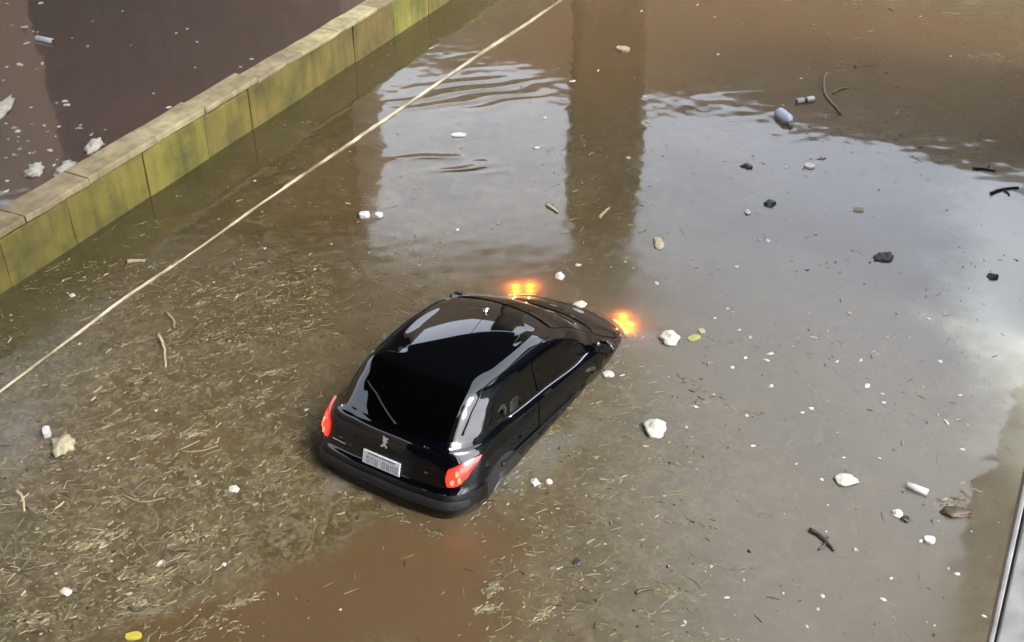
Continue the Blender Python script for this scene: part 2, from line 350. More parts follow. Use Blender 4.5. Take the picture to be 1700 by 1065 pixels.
# ------------------------------------------------------------------ low mossy wall
wd = (WALL_B-WALL_A).normalized(); wn_ = Vector((wd.y, -wd.x, 0))       # wn_ faces the street
wall = empty('low_wall', WALL_A); tag(wall, 'low mossy yellow-green wall with pale coping standing in the floodwater', 'wall')
wlen = (WALL_B-WALL_A).length+6
rotw = Matrix.Rotation(math.atan2(wd.y, wd.x), 3, 'Z')
def wpart(name, s0, s1, d0, d1, z0, z1, mat, bev=.012, jit=0.0, sub=0):
    bm = bmesh.new(); box_bm(bm, (0, 0, 0), (s1-s0, d1-d0, z1-z0), bev)
    if sub: bmesh.ops.subdivide_edges(bm, edges=bm.edges[:], cuts=sub, use_grid_fill=True)
    for v in bm.verts:
        if jit:
            q = v.co*3.1+Vector((s0*7, 1, 2)); v.co += Vector((mnoise.noise(q), mnoise.noise(q+Vector((5, 0, 0))), mnoise.noise(q+Vector((0, 9, 0)))))*jit
        v.co = rotw @ (v.co + Vector(((s0+s1)/2, -(d0+d1)/2, (z0+z1)/2)))
    return bm_obj(name, bm, mat, wall)
# photograph joints along the wall (pixel of the waterline) -> distance along it
def along(px):
    best = min((abs(((WALL_A+wd*s)-at(0, 0)).length*0 + (lambda q: q[0])(proj_px(WALL_A+wd*s))-px), s) for s in np.linspace(0, wlen, 800)); return best[1]
def proj_px(p):
    d = Vector(p)-Vector((0, 0, CAMH)); f = Vector((0, math.cos(PITCH), -math.sin(PITCH))); u = Vector((0, math.sin(PITCH), math.cos(PITCH)))
    return (850+FPX*d.x/d.dot(f), 532.5-FPX*d.dot(u)/d.dot(f))
joints = [0.0]+[along(p) for p in (20, 128, 250, 348, 420, 520, 590, 655, 712)]+[wlen-3, wlen-1.2]
HW = .66
wpart('core', .1, wlen-1.3, -.30, -.02, -1.0, HW-.02, M['mosswall'], 0)
for i in range(len(joints)-1):
    s0, s1 = joints[i], joints[i+1]
    out = [0, .008, .002, .012, .0, .008, -.006, .008, .0, .004, 0][i]
    wpart('panel', s0+.003, s1-.003, -.06, out, -1.0, HW-.035-[0, .02, 0, .01, .03, 0, .035, .01, .03, 0, 0][i], M['mosswall'], .015, .014, 3)
cs = [0.0]; 
while cs[-1] < wlen-1.4: cs.append(cs[-1]+random.uniform(.95, 1.35))
for a, b in zip(cs[:-1], cs[1:]):
    far = a > along(412)
    wpart('coping_stone', a+.006, b-.006, -.36 if not far else -.33, .03+random.uniform(-.008, .008) - (.012 if far else 0), HW-.03-(.03 if far else 0), HW+.055+random.uniform(-.008, .01)-(.05 if far else 0), M['coping'], .018, .014, 2)

# ------------------------------------------------------------------ rope across the water
rp = []
ctl = [(-70, 703), (0, 650), (60, 606), (130, 553), (200, 500), (265, 456), (330, 412), (400, 361), (470, 313), (540, 266), (610, 219), (665, 181), (720, 143), (790, 95), (860, 49), (930, 2), (1000, -44)]
pts2 = [at(*c) for c in ctl]
def catmull(P, n):
    out = []
    for i in range(len(P)-1):
        p0, p1, p2, p3 = P[max(i-1, 0)], P[i], P[i+1], P[min(i+2, len(P)-1)]
        for k in range(n):
            t = k/n; out.append(.5*((2*p1)+(p2-p0)*t+(2*p0-5*p1+4*p2-p3)*t*t+(3*p1-p0-3*p2+p3)*t**3))
    out.append(P[-1]); return out
line = catmull(pts2, 14)
rope = empty('rope', line[0]); tag(rope, 'long pale rope stretched taut across the brown water beside the wall', 'rope')
for s in range(3):
    pts = []; rad = []
    acc = 0
    for i, p in enumerate(line):
        if i: acc += (line[i]-line[i-1]).length
        f = i/len(line); dirv = (line[min(i+1, len(line)-1)]-line[max(i-1, 0)]).normalized(); side = Vector((dirv.y, -dirv.x, 0))
        r = (.0095+.013*f)*(1+.25*mnoise.noise(Vector((acc*.5, 8, 1)))); th = acc*6+s*2.094
        jit = .012*mnoise.noise(Vector((acc*1.3, 4, 0)))
        pts.append(p-line[0]+side*(math.cos(th)*r*.45+jit)+Vector((0, 0, .006+.008*mnoise.noise(Vector((acc*.8, 0, 2)))+math.sin(th)*r*.45-(.014 if .33 < f < .5 else 0)))); rad.append(r)
    Vt, Ft = tube_data(pts, rad, 7); o = mesh_obj('strand', Vt, Ft, M['rope'], rope)

# ------------------------------------------------------------------ right edge: leaning pale post, dark column mirrored beside it
pz = 3.0
pA, pB = at(1672, 1065, 2.6), at(1740, 790, 3.4)
top = pA + (pB-pA)*6; bot = pA - (pB-pA)*2.5
# post axis: vertical through pA with the lean the photo shows
axis = Vector((-.085, .02, 1)).normalized()
post = empty('metal_post', (pA.x-axis.x/axis.z*pA.z, pA.y-axis.y/axis.z*pA.z, 0)); tag(post, 'leaning pale grey metal post with a grooved edge at the lower right', 'post')
rq = Vector((0, 0, 1)).rotation_difference(axis).to_matrix() @ Matrix.Rotation(R(-16), 3, 'Z')
def post_part(name, c, s, mat, bev):
    bm = bmesh.new(); box_bm(bm, c, s, bev)
    for v in bm.verts: v.co = rq @ v.co
    return bm_obj(name, bm, mat, post)
post_part('shaft', (.03, 0, 3.6), (.17, .05, 9.0), M['post'], .012)
post_part('flange', (-.078, -.006, 3.6), (.024, .062, 9.0), M['post'], .006)
post_part('groove_strip', (-.0605, -.02, 3.6), (.011, .016, 9.0), M['rubber'], 0)
post_part('cap', (.02, 0, 8.12), (.22, .09, .04), M['post'], .008)
cp = at(1775, 590)
bld = empty('dark_building', cp); bld.rotation_euler.z = math.atan2(-.45, .9)
tag(bld, 'dark blue building corner mirrored in the water at the right edge', 'building')
def bpart(name, c, sz, mat, bev=0.0, parent=None):
    bm = bmesh.new(); box_bm(bm, c, sz, bev); return bm_obj(name, bm, mat, parent or bld)
bpart('wall', (4.5, 4.0, 3.4), (9.0, 8.0, 9.2), M['darkcol'])
bpart('cornice', (4.5, 4.0, 8.15), (9.3, 8.3, .28), M['darkcol'], .03)
for zz in (1.6, 4.6):
    for k in range(4):
        wdw = bpart('window', (1.2+k*2.2, -.02, zz+.6), (1.15, .06, 1.4), M['plastic'], .01)
        for q in (-.27, .27): bpart('pane', (1.2+k*2.2+q, -.055, zz+.6), (.48, .02, 1.26), M['glass'], 0, wdw)

# unseen building added behind the viewpoint to darken the car's tailgate by reflection
apt = empty('unseen_rear_building', (-5.5, -7.5, 0)); tag(apt, 'tall dull building added unseen behind the viewpoint to darken reflections', 'building')
def apart(name, c, sz, mat, bev=0.0, parent=None):
    bm = bmesh.new(); box_bm(bm, c, sz, bev); return bm_obj(name, bm, mat, parent or apt)
apart('wall', (0, 0, 9.5), (22, 10, 21.5), M['darkcol']); apart('cornice', (0, 0, 20.4), (22.5, 10.5, .35), M['darkcol'], .04)
for f_ in range(6):
    for k in range(7):
        wdw = apart('window', (-9+k*3.0, 5.0, 2.6+f_*3.1), (1.5, .08, 1.4), M['plastic'], .01)
        for q in (-.36, .36): apart('pane', (-9+k*3.0+q, 5.045, 2.6+f_*3.1), (.64, .02, 1.26), M['glass'], 0, wdw)
# ------------------------------------------------------------------ the car (X forward from the rear bumper, Y left, Z up from its wheels)
car = empty('hatchback_car', (-1.20, 7.39, -.36)); car.rotation_euler = (R(-.6), R(6.2), R(58.7))
tag(car, 'black hatchback floating nose-down in the floodwater with lamps lit', 'car')
# control net: levels (bottom to roof) x stations (rear centre, round the right or left side, to front centre)
NET = np.array([
 # U0             U1              U2              U3              U4              U5              U6              U7              U8              U9              U10
 [(.16,0,.22),   (.17,.40,.22),  (.22,.64,.22),  (.34,.74,.21),  (.78,.79,.19),  (1.6,.80,.18),  (2.35,.80,.18), (3.1,.78,.20),  (3.52,.66,.22), (3.68,.42,.22), (3.74,0,.22)],
 [(.02,0,.36),   (.035,.40,.36), (.10,.68,.36),  (.25,.79,.35),  (.76,.815,.33), (1.6,.815,.32), (2.35,.815,.32),(3.05,.815,.34),(3.55,.72,.36), (3.74,.42,.36), (3.81,0,.36)],
 [(.00,0,.52),   (.012,.40,.52), (.075,.695,.52),(.235,.805,.51),(.76,.828,.50), (1.6,.826,.50), (2.35,.826,.50),(3.05,.826,.50),(3.55,.735,.50),(3.745,.43,.50),(3.82,0,.50)],
 [(.02,0,.605),  (.032,.40,.605),(.095,.69,.60), (.245,.80,.60), (.76,.825,.61), (1.6,.826,.61), (2.35,.826,.61),(3.05,.822,.60),(3.52,.735,.58),(3.72,.44,.575),(3.80,0,.575)],
 [(.065,0,.65),  (.075,.40,.65), (.13,.68,.65),  (.265,.793,.66),(.77,.815,.70), (1.6,.818,.71), (2.35,.818,.70),(3.03,.81,.67), (3.48,.725,.63),(3.67,.44,.63), (3.745,0,.63)],
 [(.09,0,.80),   (.10,.39,.80),  (.155,.665,.80),(.30,.782,.81), (.80,.803,.82), (1.6,.808,.82), (2.35,.808,.80),(3.00,.79,.755),(3.40,.70,.685),(3.60,.42,.68), (3.68,0,.68)],
 [(.13,0,.945),  (.14,.37,.945), (.195,.63,.94), (.36,.745,.935),(.85,.775,.925),(1.6,.788,.90), (2.35,.788,.868),(2.93,.76,.82),(3.26,.64,.765),(3.42,.38,.755),(3.48,0,.755)],
 [(.165,0,.99),  (.175,.36,.99), (.235,.60,.985),(.42,.715,.97), (.89,.748,.955),(1.6,.765,.93), (2.35,.765,.895),(2.82,.72,.865),(3.03,.575,.865),(3.14,.33,.875),(3.17,0,.88)],
 [(.19,0,1.02),  (.20,.355,1.02),(.265,.585,1.015),(.46,.695,.995),(.92,.735,.975),(1.6,.752,.948),(2.35,.752,.912),(2.70,.685,.915),(2.82,.545,.945),(2.89,.30,.958),(2.91,0,.963)],
 [(.395,0,1.215),(.41,.34,1.212),(.47,.56,1.20), (.64,.65,1.18), (1.0,.685,1.175),(1.55,.70,1.17),(2.08,.70,1.155),(2.32,.65,1.145),(2.42,.52,1.175),(2.49,.285,1.195),(2.51,0,1.20)],
 [(.585,0,1.355),(.60,.325,1.35),(.655,.525,1.33),(.81,.595,1.315),(1.08,.625,1.33),(1.5,.635,1.335),(1.80,.632,1.325),(1.95,.60,1.31),(2.01,.50,1.335),(2.07,.275,1.358),(2.09,0,1.365)],
 [(.66,0,1.382), (.675,.31,1.377),(.735,.47,1.362),(.88,.53,1.358),(1.10,.56,1.37),(1.48,.57,1.378),(1.74,.562,1.37),(1.86,.53,1.358),(1.91,.44,1.37),(1.95,.25,1.385),(1.96,0,1.392)],
 [(.90,0,1.408), (.91,.19,1.406),(.95,.28,1.402),(1.05,.32,1.402),(1.2,.33,1.408),(1.45,.34,1.412),(1.6,.33,1.408),(1.68,.31,1.404),(1.71,.26,1.406),(1.73,.15,1.411),(1.74,0,1.413)],
 [(1.10,0,1.417),(1.11,0,1.417),(1.14,0,1.418),(1.2,0,1.419),(1.28,0,1.42),(1.4,0,1.421),(1.46,0,1.421),(1.5,0,1.421),(1.53,0,1.42),(1.54,0,1.42),(1.55,0,1.42)],
], float)
def herm(P, t, sym0=None, sym1=None):
    """interpolating cubic through P (n,k,3) along axis 0 at parameters t, chord-weighted tangents"""
    n = len(P); d = np.maximum(np.linalg.norm(np.diff(P, axis=0), axis=2).mean(1), 1e-3)
    s = np.concatenate([[0], np.cumsum(d)]); T = np.zeros_like(P); dl = np.diff(P, axis=0)/d[:, None, None]
    T[1:-1] = (dl[:-1]*d[1:, None, None]+dl[1:]*d[:-1, None, None])/(d[1:]+d[:-1])[:, None, None]
    T[0] = dl[0]; T[-1] = dl[-1]
    if sym0 is not None: T[0] = T[0]*np.array(sym0)
    if sym1 is not None: T[-1] = T[-1]*np.array(sym1)
    t = np.clip(np.asarray(t, float), 0, n-1); i = np.minimum(t.astype(int), n-2); f = (t-i)[:, None, None]; dd = d[i][:, None, None]
    return (2*f**3-3*f**2+1)*P[i]+(f**3-2*f**2+f)*dd*T[i]+(-2*f**3+3*f**2)*P[i+1]+(f**3-f**2)*dd*T[i+1]
RC = np.polyfit([.66, .90, 1.10, 1.40, 1.55, 1.74, 1.96], [1.384, 1.408, 1.4165, 1.421, 1.4195, 1.411, 1.392], 4)
def crown(P, v):
    """one smooth crown for the roof skin above the gutter line"""
    w = np.clip((v-11)/.7, 0, 1); w = w*w*(3-2*w); P[..., 2] = P[..., 2]*(1-w)+(np.polyval(RC, P[..., 0])-.155*P[..., 1]**2)*w; return P
def surf_grid(us, vs_):
    A = herm(NET, vs_)                                   # (nv,11,3)
    B = herm(np.transpose(A, (1, 0, 2)), np.abs(us), (0, 1, 0), (0, 1, 0))   # (nu,nv,3)
    return crown(B, np.asarray(vs_)[None, :])
def S(u, v):
    u = np.atleast_1d(np.asarray(u, float)); v = np.atleast_1d(np.asarray(v, float))
    out = np.zeros((len(u), 3))
    A = herm(NET, v)
    for k in range(len(u)):
        out[k] = herm(A[k][:, None, :], [abs(u[k])], (0, 1, 0), (0, 1, 0))[0, 0]
        if u[k] < 0: out[k, 1] *= -1
    return crown(out, v)
# u > 0 is the LEFT side of the car (y > 0), u < 0 the RIGHT side
def Sn(u, v):
    e = 2e-3
    u = np.asarray(u, float); v = np.asarray(v, float)
    a = S(u+e, v)-S(u-e, v); b = S(u, np.minimum(v+e, 13))-S(u, np.maximum(v-e, 0))
    n = np.cross(a, b); l = np.linalg.norm(n, axis=1, keepdims=True); n = n/np.maximum(l, 1e-9)
    P = S(u, v); c = np.array([1.7, 0, .6])
    s = np.sign(((P-c)*n).sum(1)); n *= s[:, None]
    return P, n
us = np.linspace(0, 10, 101); vvs = np.linspace(0, 13, 105)
G = surf_grid(us, vvs)
V = []; F = []
nu, nv = len(us), len(vvs)
V = [tuple(p) for p in G.reshape(-1, 3)]; base = len(V)
Gm = G.copy(); Gm[:, :, 1] *= -1
V += [tuple(p) for p in Gm.reshape(-1, 3)]
for i in range(nu-1):
    for j in range(nv-1):
        a = i*nv+j; F.append((a, a+1, a+nv+1, a+nv)); b = base+a; F.append((b, b+nv, b+nv+1, b+1))
body = mesh_obj('body', V, F, M['paint'], car)
bm = bmesh.new(); bm.from_mesh(body.data); bmesh.ops.remove_doubles(bm, verts=bm.verts, dist=.0008); bmesh.ops.recalc_face_normals(bm, faces=bm.faces); bm.to_mesh(body.data); bm.free()

def patch(name, uv, mat, off=.004, rnd=.0, nx=14, ny=10, parent=None, skirt=.012, bulge=0.0):
    """panel lying on the body: uv = four (u,v) corners (or a function s,t -> u,v), rounded, raised by off, with a rim running back into the body"""
    s_, t_ = np.meshgrid(np.linspace(-1, 1, nx), np.linspace(-1, 1, ny), indexing='ij')
    if rnd:
        k = 1-rnd
        ss = s_*np.sqrt(1-rnd*t_**2/2); tt = t_*np.sqrt(1-rnd*s_**2/2)
    else: ss, tt = s_, t_
    s01, t01 = (ss+1)/2, (tt+1)/2
    if callable(uv): u, v = uv(s01, t01)
    else:
        (a, b, c, d) = [np.array(q, float) for q in uv]
        u = (1-s01)*(1-t01)*a[0]+s01*(1-t01)*b[0]+s01*t01*c[0]+(1-s01)*t01*d[0]
        v = (1-s01)*(1-t01)*a[1]+s01*(1-t01)*b[1]+s01*t01*c[1]+(1-s01)*t01*d[1]
    P, n = Sn(u.ravel(), v.ravel())
    bl = (1-s_**2)*(1-t_**2)*bulge
    P1 = P+n*(off+bl.ravel()[:, None]); P0 = P-n*skirt
    V = [tuple(p) for p in P1]; F = []
    for i in range(nx-1):
        for j in range(ny-1):
            a = i*ny+j; F.append((a, a+1, a+ny+1, a+ny))
    loop = [i*ny for i in range(nx)]+[(nx-1)*ny+j for j in range(1, ny)]+[i*ny+ny-1 for i in range(nx-2, -1, -1)]+[j for j in range(ny-2, 0, -1)]
    b0 = len(V); V += [tuple(P0[k]) for k in loop]; L_ = len(loop)
    for k in range(L_): F.append((loop[k], loop[(k+1) % L_], b0+(k+1) % L_, b0+k))
    o = mesh_obj(name, V, F, mat, parent or car)
    bm = bmesh.new(); bm.from_mesh(o.data); bmesh.ops.recalc_face_normals(bm, faces=bm.faces)
    # make sure the outside faces out
    f0 = bm.faces[:][ (nx//2)*(ny-1)+ny//2 ]; k = (nx//2)*ny+ny//2
    if f0.normal.dot(Vector(n[k])) < 0: bmesh.ops.reverse_faces(bm, faces=bm.faces)
    for e in bm.edges:
        if len(e.link_faces) == 2 and e.calc_face_angle(0) > .6: e.smooth = False
    bm.to_mesh(o.data); bm.free()
    return o
def strip_line(name, uvs, rad, mat, off=.004, parent=None, n=6):
    u = np.array([q[0] for q in uvs]); v = np.array([q[1] for q in uvs]); P, nn = Sn(u, v); P = P+nn*off
    Vt, Ft = tube_data(P, rad, n); return mesh_obj(name, Vt, Ft, mat, parent or car)
def dens(uvs, k=10):
    out = []
    for a, b in zip(uvs[:-1], uvs[1:]):
        for i in range(k): out.append((a[0]+(b[0]-a[0])*i/k, a[1]+(b[1]-a[1])*i/k))
    return out+[uvs[-1]]
# rear: hatch lid, glass, bumper
hatch = patch('tailgate', lambda s, t: ((s-.5)*2*(1.98-.12*t), 4.05+t*3.85), M['paint'], .007, .16, 40, 22)
rg = patch('rear_window', lambda s, t: ((s-.5)*2*(2.22-.12*t), 8.05+t*2.1), M['glass'], .011, .14, 40, 16, bulge=.012)
patch('rear_bumper', lambda s, t: ((s-.5)*2*3.45, .55+t*2.6), M['plastic'], .007, .05, 60, 12, bulge=.004)
patch('bumper_strip', lambda s, t: ((s-.5)*2*3.0, 1.75+t*.75), M['rubber'], .018, .1, 50, 6, bulge=.004)
# rear spoiler lip and wiper
strip_line('rear_wiper', dens([(-.15, 8.12), (.75, 8.75), (1.25, 8.95)]), .008, M['rubber'], .03, rg)
# windscreen, side windows, doors, bonnet
patch('windscreen', lambda s, t: (np.where(s < .5, -1, 1)*(10-np.abs(s-.5)*2*(2.25-.1*t)), 8.15+t*2.0), M['glass'], .006, .1, 40, 16) if False else None
def front_patch(name, ufun, v0, v1, mat, off, rnd, nx=24, ny=14, bulge=0):
    # spans the front centre line: build as one sheet across u = 10 by mirroring parameter
    def f(s, t):
        w = (s-.5)*2; sp = ufun(t); return np.where(w < 0, -1, 1)*(10-np.abs(w)*sp), v0+t*(v1-v0)
    return patch(name, f, mat, off, rnd, nx*2, ny, bulge=bulge)
front_patch('windscreen', lambda t: 2.35-.1*t, 8.15, 9.95, M['glass'], .008, .12)
hood = front_patch('bonnet', lambda t: 2.75-.2*t, 5.5, 7.75, M['paint'], .007, .15)
for sd, nm in ((-1, 'right'), (1, 'left')):
    d1 = patch('door', [(sd*4.75, 1.1), (sd*6.55, 1.1), (sd*6.5, 7.75), (sd*4.75, 7.75)], M['paint'], .006, .06, 26, 30)
    patch('side_window', [(sd*4.78, 8.12), (sd*6.86, 8.3), (sd*6.72, 9.85), (sd*4.8, 9.85)], M['glass'], .007, .09, 26, 12)
    patch('quarter_window', [(sd*3.32, 8.3), (sd*4.68, 8.12), (sd*4.70, 9.85), (sd*3.55, 9.75)], M['glass'], .007, .12, 20, 12)
    strip_line('window_trim', dens([(sd*4.05, 7.85), (sd*5.0, 7.82), (sd*6.3, 7.82)], 14), .0075, M['trim'], .008)
    strip_line('side_rub_strip', dens([(sd*3.9, 3.2), (sd*5.0, 3.2), (sd*6.6, 3.2)], 14), .014, M['plastic'], .012)
    strip_line('drip_rail', dens([(sd*2.35, 8.3), (sd*2.55, 9.9), (sd*3.2, 10.35), (sd*5, 10.4), (sd*6.8, 10.3)], 12), .007, M['paint'], .006)
    h = patch('door_handle', [(sd*4.86, 6.25), (sd*5.06, 6.25), (sd*5.06, 6.6), (sd*4.86, 6.6)], M['plastic'], .03, .3, 10, 6, parent=d1)
    # tail lamps: a lit cluster on the rear corner and a swept outer lens running up the wing
    tl = patch('tail_lamp', lambda s, t, sd=sd: (sd*(1.80+s*(.95+.55*t)), 4.15+t*1.15+s*.45), M['red_dim'], .018, .45, 22, 16, bulge=.02)
    patch('lit_lens', lambda s, t, sd=sd: (sd*(1.84+s*(.66+.1*t)), 4.24+t*1.0+s*.18), M['red_on'], .034, .5, 16, 12, parent=tl, bulge=.012)
    for (bu, bv) in ((2.02, 4.6), (2.30, 4.7), (2.2, 5.05)):
        patch('bulb', [(sd*(bu-.07), bv-.16), (sd*(bu+.07), bv-.16), (sd*(bu+.07), bv+.16), (sd*(bu-.07), bv+.16)], M['red_hot'], .05, 1.0, 12, 12, parent=tl)
    # head lamps
    hlp = patch('head_lamp', lambda s, t, sd=sd: (sd*(8.95-s*1.15), 3.6+t*1.3+s*.1), M['lens'], .010, .4, 22, 12, bulge=.015)
    patch('lit_reflector', lambda s, t, sd=sd: (sd*(8.85-s*.95), 4.15+t*.62+s*.1), M['head'], .022, .5, 14, 9, parent=hlp)
    # door mirror
    P, n = Sn(np.array([sd*6.62]), np.array([7.95])); c = Vector(P[0])
    bm = bmesh.new(); bmesh.ops.create_uvsphere(bm, u_segments=20, v_segments=12, radius=1)
    for v in bm.verts:
        x, y, z = v.co; v.co = (x*.075-(.02 if x < 0 else 0), y*.105, z*.072)
        if v.co.x < -.03: v.co.x = -.03
    for v in bm.verts: v.co += c+Vector((.02, sd*.14, .045))
    mir = bm_obj('door_mirror', bm, M['paint'], car, True)
    Vt, Ft = tube_data([c+Vector((.02, sd*.0, .01)), c+Vector((.02, sd*.09, .05))], [.03, .025], 8); mesh_obj('mirror_arm', Vt, Ft, M['plastic'], mir)
    bm = bmesh.new(); box_bm(bm, c+Vector((-.014, sd*.14, .045)), (.004, .15, .1), .001); bm_obj('mirror_glass', bm, M['chrome'], mir)
    # wheels
    for wx in (.70, 3.13):
        patch('wheel_arch', lambda s, t, sd=sd, wx=wx: (np.where(True, sd*np.interp(wx+(s-.5)*.74, NET[2][:, 0][3:9], np.arange(3, 9)), 0), .15+t*3.9*np.sqrt(np.maximum(0, 1-(2*s-1)**2*.8))), M['rubber'], .004, 0, 24, 8)
        wb = bmesh.new(); bmesh.ops.create_cone(wb, cap_ends=True, segments=36, radius1=.29, radius2=.29, depth=.17)
        e = [e for e in wb.edges if abs(e.verts[0].co.z-e.verts[1].co.z) < 1e-4]; bmesh.ops.bevel(wb, geom=e, offset=.03, segments=3, affect='EDGES')
        for v in wb.verts: v.co = Vector((v.co.x+wx, v.co.z+sd*.748, v.co.y+.29))
        wh = bm_obj('wheel', wb, M['rubber'], car, True)
        rb = bmesh.new(); bmesh.ops.create_cone(rb, cap_ends=True, segments=28, radius1=.19, radius2=.17, depth=.02)
        for v in rb.verts: v.co = Vector((v.co.x+wx, v.co.z*sd+sd*.838, v.co.y+.29))
        bm_obj('rim', rb, M['darkgrey'], wh)
# plate, emblem, badges, aerial
def on_rear(y, z_v, off=.012):
    P, n = Sn(np.array([y]), np.array([z_v])); return Vector(P[0])+Vector(n[0])*off, Vector(n[0])
pc, pn = on_rear(.02, 4.32, .022)
up = Vector((0, 0, 1)); up = (up-pn*up.dot(pn)).normalized(); rt = up.cross(pn).normalized()
fr = Matrix((rt, up, pn)).transposed()                    # local x right, y up, z out
def flat_box(name, cx, cy, w, h, d, mat, parent, z=0, bev=.002, ang=0):
    bm = bmesh.new(); box_bm(bm, (0, 0, 0), (w, h, d), bev)
    for v in bm.verts:
        q = Matrix.Rotation(ang, 3, 'Z') @ v.co
        v.co = pc + fr @ (q+Vector((cx, cy, z)))
    return bm_obj(name, bm, mat, parent)
pl = flat_box('number_plate', 0, 0, .40, .13, .012, M['plate'], car, bev=.004)
flat_box('plate_header', 0, .046, .30, .014, .003, M['ink'], pl, .007, .0005)
xx = -.155
for i, pat in enumerate(('11', '10', '01', '-', '11', '01', '10', '11')):
    if pat == '-': flat_box('character', xx+.01, -.012, .012, .006, .003, M['ink'], pl, .007, .0005); xx += .03; continue
    flat_box('character', xx+.004, -.014, .007, .062, .003, M['ink'], pl, .007, .0005)
    flat_box('character', xx+.026, -.014, .007, .062, .003, M['ink'], pl, .007, .0005)
    flat_box('character', xx+.015, -.014+(.028 if pat[0] == '1' else -.002), .015, .007, .003, M['ink'], pl, .0068, .0005)
    if pat[1] == '1': flat_box('character', xx+.015, -.041, .015, .007, .003, M['ink'], pl, .0068, .0005)
    xx += .046
pc, pn = on_rear(.0, 5.55, .012); up = Vector((0, 0, 1)); up = (up-pn*up.dot(pn)).normalized(); rt = up.cross(pn).normalized(); fr = Matrix((rt, up, pn)).transposed()
# rearing beast emblem, one silver silhouette
sil = [(-.030, .045), (-.012, .050), (.004, .040), (.020, .046), (.034, .036), (.022, .026), (.012, .020), (.030, .010), (.026, 0), (.010, .004), (.014, -.016), (.034, -.028), (.030, -.044),
       (.012, -.046), (.010, -.034), (-.002, -.028), (-.010, -.046), (-.032, -.046), (-.030, -.032), (-.014, -.022), (-.012, -.002), (-.022, .012), (-.018, .026)]
bm = bmesh.new(); a = [bm.verts.new(pc+fr @ Vector((x*1.1, y*1.1, 0))) for x, y in sil]; b = [bm.verts.new(pc+fr @ Vector((x*1.1, y*1.1, .006))) for x, y in sil]
bm.faces.new(b); bm.faces.new(a[::-1])
for i in range(len(sil)): bm.faces.new((a[i], a[(i+1) % len(sil)], b[(i+1) % len(sil)], b[i]))
bmesh.ops.recalc_face_normals(bm, faces=bm.faces); em = bm_obj('emblem', bm, M['chrome'], car); em['label'] = 'silver rearing animal emblem'
for (u, v, w, h) in ((-1.15, 6.35, .05, .016), (-1.98, 6.9, .026, .018), (1.78, 7.25, .02, .014), (1.35, 4.45, .16, .012), (-1.18, 4.75, .035, .012), (-1.75, 3.2, .06, .010), (-1.2, 3.15, .04, .01)):
    pc, pn = on_rear(u, v, .012); up = Vector((0, 0, 1)); up = (up-pn*up.dot(pn)).normalized(); rt = up.cross(pn).normalized(); fr = Matrix((rt, up, pn)).transposed()
    flat_box('badge', 0, 0, w, h, .006, M['chrome'], car)
P, n = Sn(np.array([10.0]), np.array([11.5])); c = Vector(P[0])+Vector((-.02, .06, .008))
bm = bmesh.new(); bmesh.ops.create_uvsphere(bm, u_segments=14, v_segments=8, radius=1)
for v in bm.verts: v.co = Vector((v.co.x*.05, v.co.y*.028, max(v.co.z, 0)*.028)) + c
ae = bm_obj('aerial_base', bm, M['chrome'], car, True)
Vt, Ft = tube_data([c+Vector((0, 0, .02)), c+Vector((-.16, 0, .10)), c+Vector((-.34, 0, .19))], [.004, .003, .002], 6); mesh_obj('aerial', Vt, Ft, M['rubber'], ae)
# light thrown by the two head lamps into the murk
for sd in (-1, 1):
    for uu, vv, en in ((8.6, 4.35, 2.2), (8.15, 4.4, 2.2)):
        P, n = Sn(np.array([sd*uu]), np.array([vv])); ld = bpy.data.lights.new('head_lamp_light', 'POINT'); ld.energy = en; ld.color = (1, .38, .05); ld.shadow_soft_size = .006
        lo = bpy.data.objects.new('head_lamp_light', ld); col.objects.link(lo); lo.parent = car; lo.location = Vector(P[0])+Vector(n[0])*.085
# ------------------------------------------------------------------ floating litter, piece by piece
def lump(name, px, py, wpx, hpx, mat, label, cat, group=None, zf=.35, seed=0, ang=0.0, rough=.35, sub=3, z=0.0):
    """irregular chunk about wpx x hpx photograph pixels, riding half out of the water"""
    k = mpp(px, py); sx = wpx*k/2; sy = hpx*k/2/max(.45, math.sin(PITCH+math.atan((py-532)/FPX)))
    bm = bmesh.new(); bmesh.ops.create_icosphere(bm, subdivisions=sub, radius=1)
    for v in bm.verts:
        q = v.co.normalized(); n = 1+rough*mnoise.noise(q*1.7+Vector((seed*3.1, seed, 0)))+rough*.7*mnoise.noise(q*4.1+Vector((0, seed*2.3, 4)))
        v.co = Vector((q.x*sx, q.y*sy, q.z*min(sx, sy)*zf*1.6))*n
        if v.co.z < -.02: v.co.z = -.02
        v.co = Matrix.Rotation(ang, 3, 'Z') @ v.co
    o = bm_obj(name, bm, mat, None, sub > 2); p = at(px, py); o.location = (p.x, p.y, z+min(sx, sy)*zf*.3); return tag(o, label, cat, group)
